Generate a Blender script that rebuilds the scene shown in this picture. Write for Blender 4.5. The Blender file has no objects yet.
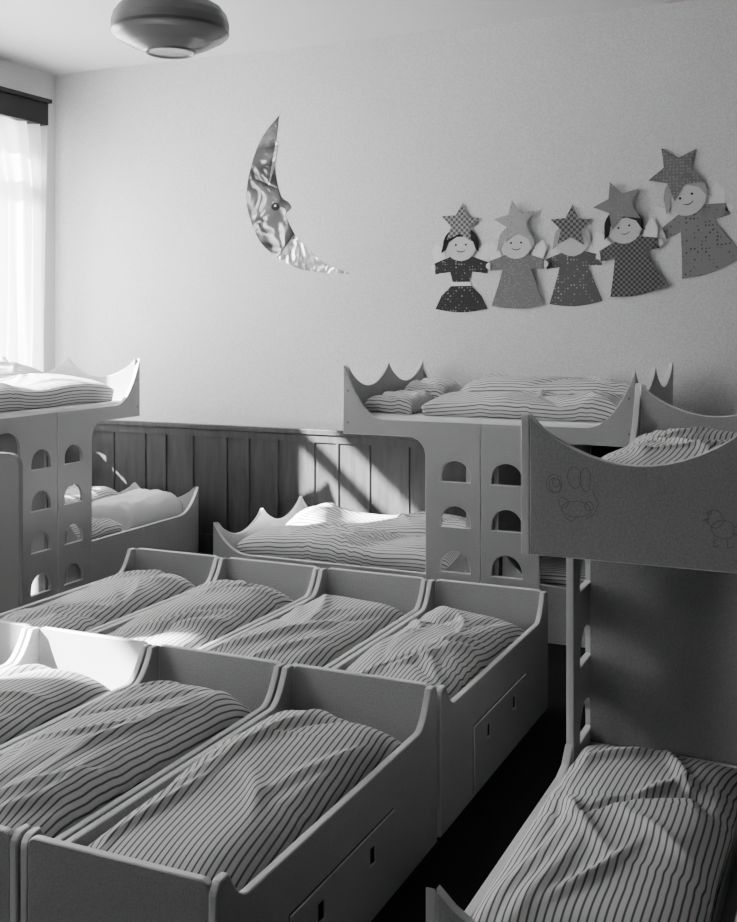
import bpy, bmesh, math, random
from mathutils import Matrix, Vector, noise
D=bpy.data; SC=bpy.context.scene
# ------------------------------------------------------------------ materials
def newmat(name):
    m=D.materials.new(name); m.use_nodes=True
    nt=m.node_tree; b=nt.nodes['Principled BSDF']
    return m,nt,b
def N(nt,t,**kw):
    n=nt.nodes.new(t)
    for k,v in kw.items(): setattr(n,k,v)
    return n
def g(v,a=1): return (v,v,v,a)
def mottled(name,v,rough=.6,amp=.12,scale=3,grain=0,gscale=260,bump=0,metal=0,bscale=80,spec=.5):
    m,nt,b=newmat(name)
    tc=N(nt,'ShaderNodeTexCoord')
    n=N(nt,'ShaderNodeTexNoise'); n.inputs['Scale'].default_value=scale; n.inputs['Detail'].default_value=4
    nt.links.new(tc.outputs['Object'],n.inputs['Vector'])
    r=N(nt,'ShaderNodeMapRange'); r.inputs['From Min'].default_value=.25; r.inputs['From Max'].default_value=.75
    r.inputs['To Min'].default_value=v*(1-amp); r.inputs['To Max'].default_value=v*(1+amp)
    nt.links.new(n.outputs['Fac'],r.inputs['Value'])
    out=r.outputs[0]
    if grain:
        n2=N(nt,'ShaderNodeTexNoise'); n2.inputs['Scale'].default_value=gscale; n2.inputs['Detail'].default_value=1
        nt.links.new(tc.outputs['Object'],n2.inputs['Vector'])
        r2=N(nt,'ShaderNodeMapRange'); r2.inputs['From Min'].default_value=.3; r2.inputs['From Max'].default_value=.7
        r2.inputs['To Min'].default_value=1-grain; r2.inputs['To Max'].default_value=1+grain
        nt.links.new(n2.outputs['Fac'],r2.inputs['Value'])
        mu=N(nt,'ShaderNodeMath',operation='MULTIPLY')
        nt.links.new(out,mu.inputs[0]); nt.links.new(r2.outputs[0],mu.inputs[1]); out=mu.outputs[0]
    nt.links.new(out,b.inputs['Base Color'])
    b.inputs['Roughness'].default_value=rough; b.inputs['Metallic'].default_value=metal; b.inputs['Specular IOR Level'].default_value=spec
    if bump:
        bp=N(nt,'ShaderNodeBump'); bp.inputs['Strength'].default_value=bump; bp.inputs['Distance'].default_value=.01
        n3=N(nt,'ShaderNodeTexNoise'); n3.inputs['Scale'].default_value=bscale; n3.inputs['Detail'].default_value=3
        nt.links.new(tc.outputs['Object'],n3.inputs['Vector'])
        nt.links.new(n3.outputs['Fac'],bp.inputs['Height']); nt.links.new(bp.outputs[0],b.inputs['Normal'])
    return m
M_wall=mottled('plaster_wall',.60,.7,.04,1.5,grain=.15,gscale=115,bump=.12,bscale=110)
M_wall2=mottled('bounce_cut_wall',.06,.8,.04,1.5)  # unseen walls, colour darkened to cut bounce light in the foreground
M_ceil=mottled('plaster_ceiling',.62,.6,.03,1.5,grain=.08,gscale=110)
M_floor=mottled('dark_linoleum',.006,.7,.3,4,spec=.10)
M_paint=mottled('bed_paint',.37,.38,.05,5,grain=.14,gscale=190)
M_edge=mottled('edge_highlight',.66,.45,.06,6)  # rim highlights put into the colour of the panel edges
M_board=mottled('grey_board',.17,.5,.06,6)
M_sheet=mottled('white_sheet',.75,.9,.04,8,bump=.4,bscale=25)
M_dark=mottled('painted_gap_shade',.006,.8,.1,8,spec=.1)  # near-black colour standing in for shade inside openings
M_pelmet=mottled('dark_pelmet_wood',.012,.5,.2,6,spec=.2)
M_lamp=mottled('lamp_glass',.24,.22,.08,5)
M_lampm=mottled('lamp_metal',.12,.3,.08,5)
M_frame=mottled('window_paint',.7,.5,.04,5)
M_ink=mottled('crayon',.17,.9,.3,40)
M_white=mottled('white_paper',.72,.8,.04,20)
M_skin=mottled('face_paper',.52,.8,.04,20)
M_hairD=mottled('dark_hair_paper',.012,.8,.2,30,spec=.2)
M_hairL=mottled('light_hair_paper',.30,.8,.2,60)

def wood():
    m,nt,b=newmat('wainscot_wood')
    tc=N(nt,'ShaderNodeTexCoord'); mp=N(nt,'ShaderNodeMapping'); mp.inputs['Scale'].default_value=(10,10,1.2)
    n=N(nt,'ShaderNodeTexNoise'); n.inputs['Scale'].default_value=2.5; n.inputs['Detail'].default_value=6; n.inputs['Distortion'].default_value=.4
    nt.links.new(tc.outputs['Object'],mp.inputs[0]); nt.links.new(mp.outputs[0],n.inputs['Vector'])
    r=N(nt,'ShaderNodeMapRange'); r.inputs['From Min'].default_value=.3; r.inputs['From Max'].default_value=.7
    r.inputs['To Min'].default_value=.04; r.inputs['To Max'].default_value=.07
    nt.links.new(n.outputs['Fac'],r.inputs['Value']); nt.links.new(r.outputs[0],b.inputs['Base Color'])
    b.inputs['Roughness'].default_value=.4; b.inputs['Specular IOR Level'].default_value=.3
    return m
M_wood=wood()
def stripes(name,base,dark,period=.021,duty=.28):
    m,nt,b=newmat(name)
    uv=N(nt,'ShaderNodeUVMap')
    sep=N(nt,'ShaderNodeSeparateXYZ'); nt.links.new(uv.outputs[0],sep.inputs[0])
    d=N(nt,'ShaderNodeMath',operation='DIVIDE'); d.inputs[1].default_value=period; nt.links.new(sep.outputs[0],d.inputs[0])
    f=N(nt,'ShaderNodeMath',operation='FRACT'); nt.links.new(d.outputs[0],f.inputs[0])
    pp=N(nt,'ShaderNodeMath',operation='PINGPONG'); pp.inputs[1].default_value=.5; nt.links.new(f.outputs[0],pp.inputs[0])
    r=N(nt,'ShaderNodeMapRange'); r.inputs['From Min'].default_value=duty/2-.05; r.inputs['From Max'].default_value=duty/2+.06
    r.inputs['To Min'].default_value=dark; r.inputs['To Max'].default_value=base
    nt.links.new(pp.outputs[0],r.inputs['Value']); nt.links.new(r.outputs[0],b.inputs['Base Color'])
    b.inputs['Roughness'].default_value=.9; b.inputs['Specular IOR Level'].default_value=.2
    bp=N(nt,'ShaderNodeBump'); bp.inputs['Strength'].default_value=.45; bp.inputs['Distance'].default_value=.016
    n3=N(nt,'ShaderNodeTexNoise'); n3.inputs['Scale'].default_value=7; n3.inputs['Detail'].default_value=3; n3.inputs['Distortion'].default_value=1.0
    nt.links.new(uv.outputs[0],n3.inputs['Vector']); nt.links.new(n3.outputs['Fac'],bp.inputs['Height']); nt.links.new(bp.outputs[0],b.inputs['Normal'])
    return m
M_str=stripes('striped_cotton',.60,.10,.0180,.27)
M_str2=stripes('striped_cotton_fine',.64,.13,.020,.28)
def pattern(name,kind,a,c,scale):
    m,nt,b=newmat(name)
    tc=N(nt,'ShaderNodeTexCoord')
    if kind=='dots':
        v=N(nt,'ShaderNodeTexVoronoi'); v.inputs['Scale'].default_value=scale; v.inputs['Randomness'].default_value=.35
        nt.links.new(tc.outputs['Object'],v.inputs['Vector'])
        r=N(nt,'ShaderNodeMapRange'); r.inputs['From Min'].default_value=.28; r.inputs['From Max'].default_value=.40
        nt.links.new(v.outputs['Distance'],r.inputs['Value']); fac=r.outputs[0]
    else:
        v=N(nt,'ShaderNodeTexChecker'); v.inputs['Scale'].default_value=scale
        nt.links.new(tc.outputs['Object'],v.inputs['Vector']); fac=v.outputs['Fac']
    mx=N(nt,'ShaderNodeMapRange'); mx.inputs['To Min'].default_value=c; mx.inputs['To Max'].default_value=a
    nt.links.new(fac,mx.inputs['Value']); nt.links.new(mx.outputs[0],b.inputs['Base Color']); b.inputs['Roughness'].default_value=.85
    return m
P=[pattern('dress_dark_dots','dots',.02,.32,52),pattern('dress_pinstripe','dots',.15,.28,75),
   pattern('dress_mid_dots','dots',.08,.42,50),pattern('dress_check','check',.03,.16,62),pattern('dress_floral','dots',.20,.05,44)]
S_=[pattern('star_check','check',.28,.08,55),pattern('star_pale','dots',.30,.17,50),pattern('star_check_dark','check',.20,.04,55),
    pattern('star_grey','dots',.18,.29,50),pattern('star_grey_dots','dots',.13,.22,50)]
def foil(name,v,rough,metal,lo=.5,hi=1.4):
    m,nt,b=newmat(name)
    tc=N(nt,'ShaderNodeTexCoord')
    n=N(nt,'ShaderNodeTexNoise'); n.inputs['Scale'].default_value=4; n.inputs['Detail'].default_value=2; n.inputs['Distortion'].default_value=1.0
    nt.links.new(tc.outputs['Object'],n.inputs['Vector'])
    r=N(nt,'ShaderNodeMapRange'); r.inputs['From Min'].default_value=.35; r.inputs['From Max'].default_value=.65
    r.inputs['To Min'].default_value=v*lo; r.inputs['To Max'].default_value=v*hi
    nt.links.new(n.outputs['Fac'],r.inputs['Value']); nt.links.new(r.outputs[0],b.inputs['Base Color'])
    b.inputs['Metallic'].default_value=metal; b.inputs['Roughness'].default_value=rough
    bp=N(nt,'ShaderNodeBump'); bp.inputs['Strength'].default_value=.8; bp.inputs['Distance'].default_value=.05
    nt.links.new(n.outputs['Fac'],bp.inputs['Height']); nt.links.new(bp.outputs[0],b.inputs['Normal'])
    return m
M_foil=foil('foil_dark',.06,.16,.45,.3,3.0); M_foil2=foil('foil_light',.65,.15,.6)
def sheer():
    m,nt,b=newmat('sheer_fabric'); nt.nodes.remove(b)
    o=nt.nodes['Material Output']
    tr=N(nt,'ShaderNodeBsdfTranslucent'); tr.inputs[0].default_value=g(.68)
    di=N(nt,'ShaderNodeBsdfDiffuse'); di.inputs[0].default_value=g(.8)
    mx=N(nt,'ShaderNodeMixShader'); mx.inputs[0].default_value=.5
    nt.links.new(tr.outputs[0],mx.inputs[1]); nt.links.new(di.outputs[0],mx.inputs[2]); nt.links.new(mx.outputs[0],o.inputs[0])
    return m
M_sheer=sheer()
# ------------------------------------------------------------------ mesh helpers
XZ=Matrix(((1,0,0,0),(0,0,-1,0),(0,1,0,0),(0,0,0,1)))
YZ=Matrix(((0,0,1,0),(1,0,0,0),(0,1,0,0),(0,0,0,1)))
class Build:
    def __init__(s,name,mats):
        s.name=name; s.mats=mats; s.bm=bmesh.new()
    def addmesh(s,me,mat,mi,em=None):
        for p in me.polygons: p.material_index=mi if (em is None or abs(p.normal.z)>.95) else em
        me.transform(mat)
        s.bm.from_mesh(me); D.meshes.remove(me)
    def panel(s,loops,thick,plane,off,mi=0,bev=.003,em=None):
        cu=D.curves.new('t','CURVE'); cu.dimensions='2D'; cu.fill_mode='BOTH'; cu.extrude=thick/2-bev; cu.bevel_depth=bev; cu.bevel_resolution=1; cu.offset=-bev
        for lp in loops:
            sp=cu.splines.new('POLY'); sp.points.add(len(lp)-1)
            for i,p in enumerate(lp): sp.points[i].co=(p[0],p[1],0,1)
            sp.use_cyclic_u=True
        ob=D.objects.new('t',cu); SC.collection.objects.link(ob)
        me=D.meshes.new_from_object(ob); D.objects.remove(ob); D.curves.remove(cu)
        T=Matrix.Translation(Vector(off))@plane
        for p in me.polygons: p.use_smooth=False
        s.addmesh(me,T,mi,em)
    def box(s,x0,x1,y0,y1,z0,z1,mi=0,bev=.0):
        b=bmesh.new(); bmesh.ops.create_cube(b,size=1)
        bmesh.ops.scale(b,vec=(x1-x0,y1-y0,z1-z0),verts=b.verts)
        bmesh.ops.translate(b,vec=((x0+x1)/2,(y0+y1)/2,(z0+z1)/2),verts=b.verts)
        if bev: bmesh.ops.bevel(b,geom=b.edges[:],offset=bev,segments=2,affect='EDGES',profile=.5)
        me=D.meshes.new('t'); b.to_mesh(me); b.free(); s.addmesh(me,Matrix.Identity(4),mi)
    def done(s,loc=(0,0,0),rz=0):
        me=D.meshes.new(s.name); s.bm.to_mesh(me); s.bm.free()
        for m in s.mats: me.materials.append(m)
        ob=D.objects.new(s.name,me); SC.collection.objects.link(ob)
        ob.location=loc; ob.rotation_euler=(0,0,rz); return ob
def arc(cx,cy,r,a0,a1,n=6):
    return [(cx+r*math.cos(math.radians(a0+(a1-a0)*i/n)),cy+r*math.sin(math.radians(a0+(a1-a0)*i/n))) for i in range(n+1)]
def rrect(x0,x1,z0,z1,r,n=4):
    return arc(x0+r,z0+r,r,180,270,n)+arc(x1-r,z0+r,r,270,360,n)+arc(x1-r,z1-r,r,0,90,n)+arc(x0+r,z1-r,r,90,180,n)
def boxobj(name,x0,x1,y0,y1,z0,z1,m,bev=0):
    b=Build(name,[m]); b.box(x0,x1,y0,y1,z0,z1,0,bev); return b.done()
# ------------------------------------------------------------------ room
XL,XR,YB,YF,ZC=-5.87,1.1,6.88,-1.6,3.645
boxobj('floor',XL-.2,XR+.2,YF-.2,YB+.2,-.1,0,M_floor)
boxobj('ceiling',XL-.2,XR+.2,YF-.2,YB+.2,ZC,ZC+.1,M_ceil)
boxobj('wall_back',XL-.2,XR+.2,YB,YB+.2,0,ZC,M_wall)
boxobj('wall_right',XR,XR+.2,YF,YB,0,ZC,M_wall2)
boxobj('wall_front',XL-.2,XR+.2,YF-.2,YF,0,ZC,M_wall2)
w=Build('wall_left',[M_wall])
wins=[(3.95,6.55,1.0,3.2),(.3,1.10,1.0,3.5)]
w.panel([[(YF,0),(YB,0),(YB,ZC),(YF,ZC)]]+[[(a,z0),(b,z0),(b,z1),(a,z1)] for a,b,z0,z1 in wins],.2,YZ,(XL-.1,0,0),0,bev=.0)
w.done()
for i,(a,b,WZ0,WZ1) in enumerate(wins):
    f=Build('window_%d'%(i+1),[M_frame])
    n=2 if i==0 else 1
    f.box(XL-.12,XL-.06,a,b,WZ0,WZ0+.07,0); f.box(XL-.12,XL-.06,a,b,WZ1-.04,WZ1,0)
    for j in range(n+1):
        y=a+(b-a)*j/n; y=min(max(y,a+.035),b-.035)
        f.box(XL-.12,XL-.06,y-.035,y+.035,WZ0+.07,WZ1-.04,0)
    f.box(XL-.12,XL-.06,a,b,2.78,2.88,0)
    f.box(XL-.05,XL+.06,a-.03,b+.03,WZ0-.04,WZ0-.005,0,.005)
    f.done()
# wainscot (trim)
t=Build('trim_1',[M_wood])
t.box(XL+.035,XR,YB-.021,YB-.001,0,.90,0)
t.box(XL+.035,XR,YB-.045,YB-.001,.895,.93,0,.004)
t.box(XL+.035,XR,YB-.032,YB-.018,.84,.895,0); t.box(XL+.035,XR,YB-.032,YB-.018,0,.12,0)
x=XL+.1
i=0
while x<XR:
    t.box(x,x+(.07 if i%3==0 else .018),YB-.030,YB-.018,.12,.84,0,.003); x+=.24; i+=1
t.done()
t=Build('trim_2',[M_wood])
t.box(XL+.001,XL+.02,YF,YB-.001,0,.90,0); t.box(XL+.001,XL+.035,YF,YB-.001,.895,.93,0,.004)
y=YF
while y<YB-.3:
    t.box(XL+.018,XL+.03,y,y+.03,0,.9,0); y+=.28
t.done()
# pelmet + curtain
t=Build('curtain_pelmet',[M_pelmet]); t.box(XL+.001,XL+.16,3.7,6.62,3.19,3.36,0,.006); t.box(XL+.001,XL+.18,3.68,6.64,3.36,3.39,0,.005); t.done()
def curtain(name,edge,y1,z0,z1,x,amp,nf,seed):
    bm=bmesh.new(); nu,nv=240,30; vs=[]
    for j in range(nv+1):
        row=[]; v=j/nv; z=z0+(z1-z0)*v; y0=edge(z)
        for i in range(nu+1):
            u=i/nu
            yy=y0+(y1-y0)*u
            xx=x+amp*(math.sin(u*nf*6.283+.9*math.sin(v*2.5+u*4+seed))*.6+.4*math.sin(u*nf*2.7*3.1+seed+v*1.5))*(.6+.4*math.sin(u*5+seed)**2)
            row.append(bm.verts.new((xx,yy,z)))
        vs.append(row)
    for j in range(nv):
        for i in range(nu): bm.faces.new((vs[j][i],vs[j][i+1],vs[j+1][i+1],vs[j+1][i]))
    me=D.meshes.new(name); bm.to_mesh(me); bm.free(); me.materials.append(M_sheer)
    for p in me.polygons: p.use_smooth=True
    ob=D.objects.new(name,me); SC.collection.objects.link(ob); return ob
curtain('sheer_curtain',lambda z:min(5.22,5.22-(z-2.7)*.94),6.64,.96,3.185,XL+.11,.045,12,0)
# ------------------------------------------------------------------ lamp
def lathe(name,prof,mats,loc,seg=48):
    bm=bmesh.new(); rings=[]
    for r,z,mi in prof:
        rings.append([bm.verts.new((r*math.cos(2*math.pi*i/seg),r*math.sin(2*math.pi*i/seg),z)) for i in range(seg)])
    for k in range(len(rings)-1):
        for i in range(seg):
            f=bm.faces.new((rings[k][i],rings[k][(i+1)%seg],rings[k+1][(i+1)%seg],rings[k+1][i])); f.smooth=False; f.material_index=prof[k][2]
    bm.faces.new(rings[0][::-1]); bm.faces.new(rings[-1])
    me=D.meshes.new(name); bm.to_mesh(me); bm.free()
    for m in mats: me.materials.append(m)
    ob=D.objects.new(name,me); SC.collection.objects.link(ob); ob.location=loc; return ob
lathe('pendant_ceiling_lamp',[(.02,.012,0),(.085,.010,0),(.095,.004,1),(.103,.006,0),(.107,.012,0),(.17,.040,0),(.222,.068,0),(.236,.080,0),(.241,.087,1),(.241,.10,0),(.240,.13,0),(.232,.16,0),(.212,.188,0),(.175,.212,0),(.14,.225,0),(.137,.23,1),(.135,.29,1),(.11,.31,1),(.012,.32,1),(.012,.80,1),(.06,.81,1),(.06,.853,1)],[M_lamp,M_lampm],(-2.607,3.757,2.79),72)
# ------------------------------------------------------------------ bunks and beds
def corner_curve(x0,zt,zl,run,n=10):
    return [(x0+run*i/n, zl+(zt-zl)*(1-i/n)**2.4) for i in range(n+1)]
def side_half(L,zt,zl,zb,ped,zflo,r,seam=0.002):
    p=corner_curve(-L/2,zt,zl,.27)
    p+=[(-seam,zl),(-seam,zflo),(-ped,zflo)]
    p+=arc(-ped-r,zb-r,r,0,90,6)+[(-L/2,zb)]
    return p
def crown(W,zt,dip,zb,n=14):
    pts=[(-W/2,zb),(W/2,zb)]
    for k in (1,0):
        a=-W/2+k*W/2
        for i in range(n+1):
            t=i/n
            pts.append((a+W/2*(1-t), zt-dip*(math.sin(math.pi*t)**.75)))
    out=[]
    for p in pts:
        if not out or (abs(p[0]-out[-1][0])+abs(p[1]-out[-1][1]))>1e-5: out.append(p)
    return out
def halfmoon(cx,z,w,h,n=10):
    return [(cx-w/2,z)]+[(cx-w/2*math.cos(math.pi*i/n),z+h*.25+h*.75*math.sin(math.pi*i/n)) for i in range(n+1)]+[(cx+w/2,z)]
def bunk(loc,rz,L=1.64,W=1.2,doodle=False):
    b=Build('bunk_bed',[M_paint,M_edge,M_sheet,M_ink,M_dark]); T=.024
    base=side_half(L,1.44,1.145,1.055,.32,0,.10)
    holes=[halfmoon(-.145,z,.17,.115) for z in (.82,.575,.33,.085)]
    mir=lambda lp:[(-x,y) for x,y in lp][::-1]
    for sy in (-1,1):
        hs=holes if (sy<0 or doodle) else []
        b.panel([base]+hs,T,XZ,(0,sy*(W/2-T/2),0),em=1)
        b.panel([mir(base)]+[mir(h) for h in hs],T,XZ,(0,sy*(W/2-T/2),0),em=1)
    cr=crown(W-2*T-.002,1.44,.125,1.055)
    for sx in (-1,1):
        b.panel([cr],T,YZ,(sx*(L/2-T/2),0,0),em=1)
        b.box(sx*.08-.011,sx*.08+.011,-W/2+T,W/2-T,0,1.05,0)
    b.box(-L/2+T,L/2-T,-W/2+T,W/2-T,1.06,1.085,0)
    for k in (-1,1): b.box(-L/2+.03,L/2-.03,k*W/4-W/4+.03,k*W/4+W/4-.03,1.086,1.165,2,.02)
    for sx in (-1,1):
        for z in (1.12,1.30):
            for sy in (-1,1): b.box(sx*(L/2-.03)-.005,sx*(L/2-.03)+.005,sy*W/2-.002,sy*W/2+.002,z-.005,z+.005,3)
    if doodle:
        def stroke(pts,w=.0016):
            for (a,c),(d,e) in zip(pts[:-1],pts[1:]):
                v=Vector((d-a,e-c))
                if v.length<1e-6: continue
                nrm=Vector((-v.y,v.x)).normalized()*w/2
                q=[b.bm.verts.new((-L/2-.0006,yy,zz)) for yy,zz in ((a+nrm.x,c+nrm.y),(d+nrm.x,e+nrm.y),(d-nrm.x,e-nrm.y),(a-nrm.x,c-nrm.y))]
                f=b.bm.faces.new(q); f.material_index=3
        rnd=random.Random(4)
        def blob(cy,cz,rx,rz_,n=20,j=.06,w=.0016):
            ph=rnd.uniform(0,6)
            stroke([(cy+rx*math.cos(6.283*i/n)*(1+j*math.sin(3*6.283*i/n+ph)),cz+rz_*math.sin(6.283*i/n)*(1+j*math.sin(2*6.283*i/n+ph))) for i in range(n+1)],w)
        blob(.505,1.255,.022,.026); blob(.503,1.25,.016,.02); blob(.50,1.258,.01,.012,12)
        blob(.45,1.275,.018,.03); blob(.42,1.27,.014,.032); blob(.445,1.19,.04,.022); blob(.48,1.205,.013,.014,12); blob(.41,1.20,.012,.012,12)
        stroke([(.48,1.17),(.46,1.155),(.44,1.17)]); stroke([(.40,1.24),(.385,1.21),(.395,1.18),(.42,1.165)])
        blob(.085,1.19,.02,.022); blob(.065,1.165,.028,.025); blob(.10,1.205,.006,.006,8)
        stroke([(.085,1.14),(.09,1.12),(.075,1.12)]); stroke([(.055,1.14),(.055,1.12),(.04,1.122)]); stroke([(.04,1.17),(.015,1.185),(.03,1.16),(.01,1.15),(.04,1.155)])
        stroke([(.10,1.19),(.115,1.185),(.103,1.18)])
    return b.done(loc,rz)
def low_bed(loc,rz,L,W=1.13,cut=0):
    b=Build('low_double_bed',[M_paint,M_edge,M_sheet]); T=.024
    s=corner_curve(-L/2,.475,.30,.25)
    if cut: s+=[(L/2-cut-.12,.30),(L/2-cut-.05,.315),(L/2-cut,.36),(L/2-cut,0),(-L/2,0)]
    else: s+=[(-x,z) for x,z in corner_curve(-L/2,.475,.30,.25)][::-1]+[(L/2,.0),(-L/2,.0)]
    for sy in (-1,1): b.panel([s],T,XZ,(0,sy*(W/2-T/2),0),em=1)
    for sx in (-1,1):
        cr=crown(W-2*T-.002,.475,.11,0)
        if cut and sx>0: cr=[(-W/2+T+.002,0),(W/2-T-.002,0),(W/2-T-.002,.29),(-W/2+T+.002,.29)]
        b.panel([cr],T,YZ,(sx*(L/2-T/2),0,0),em=1)
    b.box(-L/2+T,L/2-T,-W/2+T+.003,W/2-T-.003,.15,.18,0)
    for k in (-1,1): b.box(-L/2+.03,L/2-.03,k*W/4-W/4+.035,k*W/4+W/4-.035,.181,.275,2,.02)
    return b.done(loc,rz)
def cot(loc):
    b=Build('nursery_cot',[M_paint,M_edge,M_sheet,M_dark]); L,W,T=1.33,.545,.022
    zh,zf,zl=.515,.485,.405
    s=[(-L/2,0),(L/2,0)]+arc(L/2-.03,zh-.03,.03,0,90,4)+[(L/2-.06-.10*t,zl+(zh-zl)*(1-t)**2) for t in [i/8 for i in range(9)]]
    s+=[(-L/2+.05+.09*(1-t),zl+(zf-zl)*t**2) for t in [i/8 for i in range(9)]]+arc(-L/2+.03,zf-.03,.03,90,180,4)
    for sx in (-1,1): b.panel([s],T,YZ,(sx*(W/2-T/2),0,0),0,.004,em=1)
    def board(z): return [(-W/2+T,0),(W/2-T,0)]+arc(W/2-T-.02,z-.02,.02,0,90,3)+arc(-W/2+T+.02,z-.02,.02,90,180,3)
    b.panel([board(zh)],T,XZ,(0,L/2-T/2-.001,0),0,.004,em=1); b.panel([board(zf)],T,XZ,(0,-L/2+T/2+.001,0),0,.004,em=1)
    b.box(-W/2+T,W/2-T,-L/2+T,L/2-T,.18,.20,0)
    b.box(-W/2+T+.008,W/2-T-.008,-L/2+T+.01,L/2-T-.01,.201,.285,2,.02)
    X=W/2+.0035
    hl=lambda y:[(y-.018,.165),(y+.018,.165),(y+.018,.215),(y-.018,.215)]
    b.panel([[(-.34,.02),(.30,.02),(.30,.255),(-.34,.255)],hl(-.18),hl(.14)],.006,YZ,(X,0,0),0,.001,em=1)
    b.box(X-.004,X-.002,-.21,-.15,.155,.225,3); b.box(X-.004,X-.002,.11,.17,.155,.225,3)  # dark plates paint in the shade inside the drawer holes
    b.box(X-.0045,X-.0030,-.343,.303,.017,.258,3)  # dark sheet paints a shade line round the drawer front
    return b.done(loc)
def duvet(name,x0,x1,y0,y1,z,th,seed,mat=None,along='y',wr=.014,tilt=0,nx=60,ny=100,edge=3.4,yaw=0):
    bm=bmesh.new(); uvl=bm.loops.layers.uv.new('UVMap')
    wx,wy=(x1-x0),(y1-y0); cx,cy=(x0+x1)/2,(y0+y1)/2
    if along=='x': wx,wy=wy,wx
    S=Vector((seed*7.3,seed*3.1,seed*1.7)); rows=[]; uvs={}
    rnd=random.Random(seed)
    creases=[(rnd.uniform(-.45,.45)*wx,rnd.uniform(-.46,.46)*wy,math.pi/2+rnd.choice((-1,1,-1))*rnd.uniform(.15,.95),rnd.uniform(.014,.030),rnd.uniform(.12,.30),rnd.choice((-1,1,1)),rnd.uniform(-1.2,1.2)) for _ in range(15)]
    for j in range(ny+1):
        row=[]; geo=[]
        for i in range(nx+1):
            s,t=i/nx,j/ny
            es=max(0,1-abs(2*s-1)**edge)**.5; et=max(0,1-abs(2*t-1)**8)**.5; e=es*et
            X=(s-.5)*wx; Y=(t-.5)*wy
            big=noise.noise(Vector((X*1.6,Y*2.2,0))+S)
            h=th*(.40+.60*e*(.88+.40*big))
            cr=0
            for (px,py,an,wd_,ln,sg,cv) in creases:
                dx,dy=X-px,Y-py; u_=dx*math.cos(an)+dy*math.sin(an); v_=-dx*math.sin(an)+dy*math.cos(an)+cv*u_*u_
                k=(v_/wd_)**2+(u_/ln)**2
                if k<9: cr+=sg*math.exp(-k)
            h+=e*wr*max(-1.3,min(1.3,cr))
            h+=tilt*(t-.5)*e
            ins=.012*(1+noise.noise(Vector((Y*2.5,seed,3))))+.006
            insy=.025*(1+noise.noise(Vector((X*3.1,seed,9))))
            XX=X*(1-2*ins/wx); YY=Y*(1-2*insy/wy)
            geo.append((XX,YY,max(h,.02),cr))
        cum=[0]
        for i in range(nx):
            cum.append(cum[-1]+math.hypot(geo[i+1][0]-geo[i][0],.7*(geo[i+1][2]-geo[i][2])))
        mid=cum[nx//2]
        for i in range(nx+1):
            XX,YY,h,cr=geo[i]
            P_=(YY,-XX) if along=='x' else (XX,YY)
            v=bm.verts.new((cx+P_[0],cy+P_[1],z+h)); row.append(v)
            drift=.018*noise.noise(Vector((XX*1.2,YY*2.0,5))+S)
            uvs[v]=(cum[i]-mid+yaw*YY+drift+3,YY)
        rows.append(row)
    for j in range(ny):
        for i in range(nx):
            vv=(rows[j][i],rows[j][i+1],rows[j+1][i+1],rows[j+1][i])
            f=bm.faces.new(vv); f.smooth=True
            for l in f.loops: l[uvl].uv=uvs[l.vert]
    ring=[(rows[0][i],0) for i in range(nx)]+[(rows[j][nx],1) for j in range(0,ny)]+[(rows[ny][i],0) for i in range(nx,0,-1)]+[(rows[j][0],-1) for j in range(ny,0,-1)]
    low=[]
    for v,sd in ring:
        w_=bm.verts.new((cx+(v.co.x-cx)*.97,cy+(v.co.y-cy)*.985,z)); uvs[w_]=(uvs[v][0]+sd*(v.co.z-z),uvs[v][1]); low.append(w_)
    n=len(ring)
    for k in range(n):
        k2=(k+1)%n
        try: f=bm.faces.new((ring[k2][0],ring[k][0],low[k],low[k2]))
        except ValueError: continue
        f.smooth=True
        for l in f.loops: l[uvl].uv=uvs[l.vert]
    bm.faces.new(low)
    bmesh.ops.recalc_face_normals(bm,faces=bm.faces)
    me=D.meshes.new(name); bm.to_mesh(me); bm.free(); me.materials.append(mat or M_str)
    ob=D.objects.new(name,me); SC.collection.objects.link(ob)
    return ob
R90=math.pi/2
bunk((-1.89,6.2,0),0)
bunk((-5.05,5.24,0),R90)
bunk((-.87+.6,3.74,0),R90,doodle=True)
low_bed((-2.795,6.2,0),0,1.61)
low_bed((-5.035,6.075,0),R90,1.45)
low_bed((-.30,2.925,0),R90,1.44,1.14,cut=.235)
low_bed((-1.06,6.2,0),0,1.44)
# bunk bedding
duvet('striped_duvet',-2.30,-1.12,5.66,6.19,1.168,.13,3,M_str2,'x',wr=.020)
duvet('striped_duvet',-2.30,-1.12,6.22,6.73,1.168,.19,4,M_str2,'x',wr=.020)
duvet('striped_pillow',-2.66,-2.32,5.70,6.18,1.168,.12,5,M_str2,'x',nx=30,ny=30)
duvet('striped_pillow',-2.66,-2.32,6.24,6.72,1.168,.16,35,M_str2,'x',nx=30,ny=30)
duvet('striped_duvet',-5.60,-5.06,4.47,6.0,1.168,.24,6,M_str)
duvet('striped_duvet',-5.03,-4.50,4.47,5.9,1.168,.18,7,M_str)
duvet('striped_duvet',-.83,-.28,3.0,4.4,1.168,.13,8,M_str)
duvet('striped_duvet',-.26,.28,3.0,4.4,1.168,.22,9,M_str)
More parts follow.
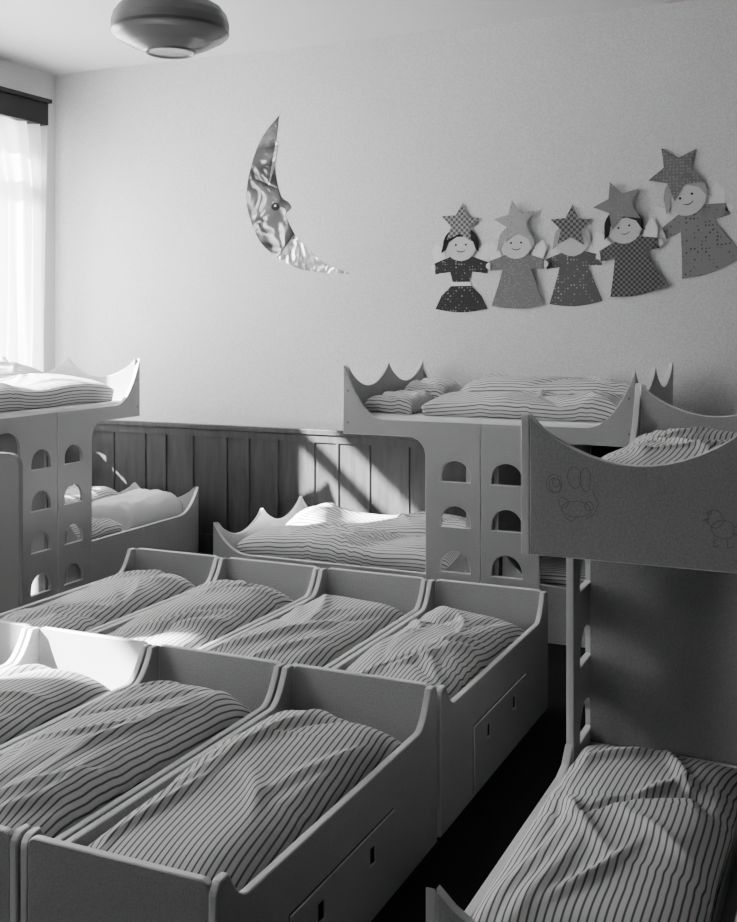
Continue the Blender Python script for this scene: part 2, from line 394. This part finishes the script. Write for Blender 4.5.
# low bed bedding
duvet('striped_duvet',-3.50,-2.08,5.68,6.18,.278,.16,10,M_str2,'x',wr=.022)
duvet('striped_duvet',-3.48,-2.08,6.22,6.72,.278,.18,11,M_str2,'x',wr=.022)
duvet('pillow',-4.98,-4.52,6.05,6.72,.278,.20,12,M_sheet,nx=30,ny=30)
duvet('striped_duvet',-4.98,-4.52,5.40,6.02,.278,.10,13,M_str)
duvet('striped_duvet',-5.54,-5.06,5.42,6.74,.278,.20,14,M_str)
duvet('striped_duvet',-.84,-.31,2.27,3.50,.278,.14,15,M_str,wr=.017,tilt=-.05)
duvet('striped_duvet',-.29,.24,2.27,3.50,.278,.14,16,M_str,wr=.017,tilt=-.05)
duvet('striped_duvet',-1.72,-.42,5.68,6.70,.278,.12,30,M_str2,'x')
# cots
for row,(yc,n) in enumerate(((2.675,4),(4.035,4))):
    for i in range(n):
        xc=-1.27-.2775-.555*i
        cot((xc,yc,0))
        duvet('striped_duvet',xc-.249,xc+.249,yc-.638,yc+.53+(.02 if i%2 else 0),.287,.180,20+row*7+i,M_str,wr=.015,tilt=.035,yaw=(.14,-.05,.08,.10)[(i+row)%4])
b=Build('bed_end_board',[M_board]); b.panel([rrect(-.25,.25,0,1.08,.06)],.03,XZ,(0,0,0)); b.box(-.25,.25,-.1,.1,0,.03,0); b.done((-3.82,3.95,0))
# ------------------------------------------------------------------ wall decorations
def deco(name,mats,loc,sx,sz,rot,parts,lift=0):
    b=Build(name,mats)
    for k,(loops,mi,layer) in enumerate(parts):
        R=math.radians(rot); c,s=math.cos(R),math.sin(R)
        lps=[[((x*c-y*s)*sx,(x*s+y*c)*sz) for x,y in lp] for lp in loops]
        b.panel(lps,.002,XZ,(0,-.0015-lift-.0022*layer,0),mi,.0004)
    return b.done(loc)
def smooth(pts,n=4):
    out=[]; L=len(pts)
    for i in range(L-1):
        p0=pts[max(i-1,0)];p1=pts[i];p2=pts[i+1];p3=pts[min(i+2,L-1)]
        for k in range(n):
            t=k/n
            out.append(tuple(.5*((2*p1[a])+(-p0[a]+p2[a])*t+(2*p0[a]-5*p1[a]+4*p2[a]-p3[a])*t*t+(-p0[a]+3*p1[a]-3*p2[a]+p3[a])*t**3) for a in (0,1)))
    out.append(pts[-1]); return out
body=smooth([(-10,87),(-28,66),(-40,37),(-45,5),(-40,-20),(-29,-43),(-12,-58)])+smooth([(4,-34),(-3,-20),(-5,-14),(1,-8),(-2,-2),(-9,4),(-14,22),(-16,42),(-14,64),(-11,86)])
tail=smooth([(-13,-57),(6,-68),(30,-73),(58,-75)])+smooth([(57,-74),(34,-64),(16,-48),(4,-34)])
deco('foil_moon',[M_foil,M_foil2,M_hairD,M_white],(-3.747,YB,2.556),.0081,.00713,0,
  [([body],0,0),([tail],1,0),([arc(-15,-6,4,0,350,12)],2,1),([arc(-15,-5,1.3,0,350,8)],1,2),
   ([[(-12,60),(-16,34),(-22,14),(-19,34),(-15,56)]],1,1)])
def star(cx,cy,r,rot=0,ri=.48):
    return [(cx+(r if i%2==0 else r*ri)*math.sin(math.pi*i/5+rot),cy+(r if i%2==0 else r*ri)*math.cos(math.pi*i/5+rot)) for i in range(10)]
def doll(x,z,sx,sz,rot,idx,hair,facehidden=False,two=False,strot=0,r=21):
    mats=[P[idx],S_[idx],M_skin,M_hairD if hair else M_hairL,M_white,M_hairD]
    pr=[]
    for sg in (-1,1):
        wing=[(sg*12,-2),(sg*19,14),(sg*26,19),(sg*30,10),(sg*26,0),(sg*16,-6)]
        pr.append(([wing],4,0))
        pr.append(([arc(sg*28,-5,3.2,0,330,9)],4,1))
    if two:
        pr.append(([[(-9,6),(9,6),(27,-1),(26,-12),(11,-10),(8,-22),(-8,-22),(-11,-10),(-26,-12),(-27,-1)]],0,1))
        sk=[(-8,-22),(8,-22),(20,-34),(26,-47)]+[(26-52*i/8,-47-3.5*math.sin(math.pi*i/8)) for i in range(1,8)]+[(-26,-47),(-20,-34)]
        pr.append(([sk],0,1)); pr.append(([[(-10,-20),(10,-20),(10,-24),(-10,-24)]],4,2))
    else:
        dr=[(-9,6),(9,6),(27,0),(27,-10),(14,-9),(19,-25),(26,-45)]+[(26-52*i/8,-45-3.5*math.sin(math.pi*i/8)) for i in range(1,8)]+[(-26,-45),(-19,-25),(-14,-9),(-27,-10),(-27,0)]
        pr.append(([dr],0,1))
    pr.append(([[(-8,7),(8,7),(5,2),(-5,2)]],4,2))
    pr.append(([arc(0,17,16,0,345,22)],2,3))
    hairp=[(17,12)]+arc(0,17,18,0,180,14)+[(-20,9),(-15,12),(-12,20),(-4,25),(4,25),(12,20),(15,12),(20,9)]
    pr.append(([hairp],3,4))
    if not facehidden:
        for sg in (-1,1): pr.append(([arc(sg*5,17,1.1,0,330,8)],5,4))
        sm=[(4.5*math.cos(a),12.5+3.0*math.sin(a)) for a in [math.radians(200+140*i/8) for i in range(9)]]
        sm2=[(4.5*math.cos(a),13.1+2.8*math.sin(a)) for a in [math.radians(340-140*i/8) for i in range(9)]]
        pr.append(([sm+sm2],5,4))
    pr.append(([star(0,(30 if facehidden else 38),r,strot)],1,5))
    return deco('paper_angel_doll',mats,(x,YB,z),sx,sz,rot,pr,lift=.015*(idx%2))
doll(-2.457,2.086,.00703,.00665,0,0,True,two=True,strot=.1,r=21)
doll(-2.071,2.09,.00673,.0065,1,1,False,strot=-.15,r=22)
doll(-1.702,2.10,.0066,.00645,3,2,False,True,strot=.1,r=22)
doll(-1.355,2.17,.0068,.0066,12,3,True,strot=-.15,r=24)
doll(-.963,2.335,.0074,.0075,20,4,False,strot=-.2,r=24)
# ------------------------------------------------------------------ light
sun=D.lights.new('sun','SUN'); sun.energy=105; sun.angle=math.radians(1.0)
so=D.objects.new('sun',sun); SC.collection.objects.link(so)
el=math.radians(33.8); az=math.radians(38)
dv=Vector((math.cos(az)*math.cos(el),math.sin(az)*math.cos(el),-math.sin(el)))
so.rotation_euler=dv.to_track_quat('-Z','Y').to_euler(); so.location=(-10,0,8)
wd=D.worlds.new('daylight'); SC.world=wd; wd.use_nodes=True
bg=wd.node_tree.nodes['Background']; bg.inputs[0].default_value=g(1); bg.inputs[1].default_value=22
# ------------------------------------------------------------------ camera
cam=D.cameras.new('camera'); co=D.objects.new('camera',cam); SC.collection.objects.link(co)
cam.sensor_fit='VERTICAL'; cam.sensor_height=36; cam.lens=36*1095/922; cam.shift_y=-141/922
co.location=(0,0,1.7); co.rotation_euler=(math.pi/2,0,math.radians(24.5)); cam.clip_start=.05
SC.camera=co
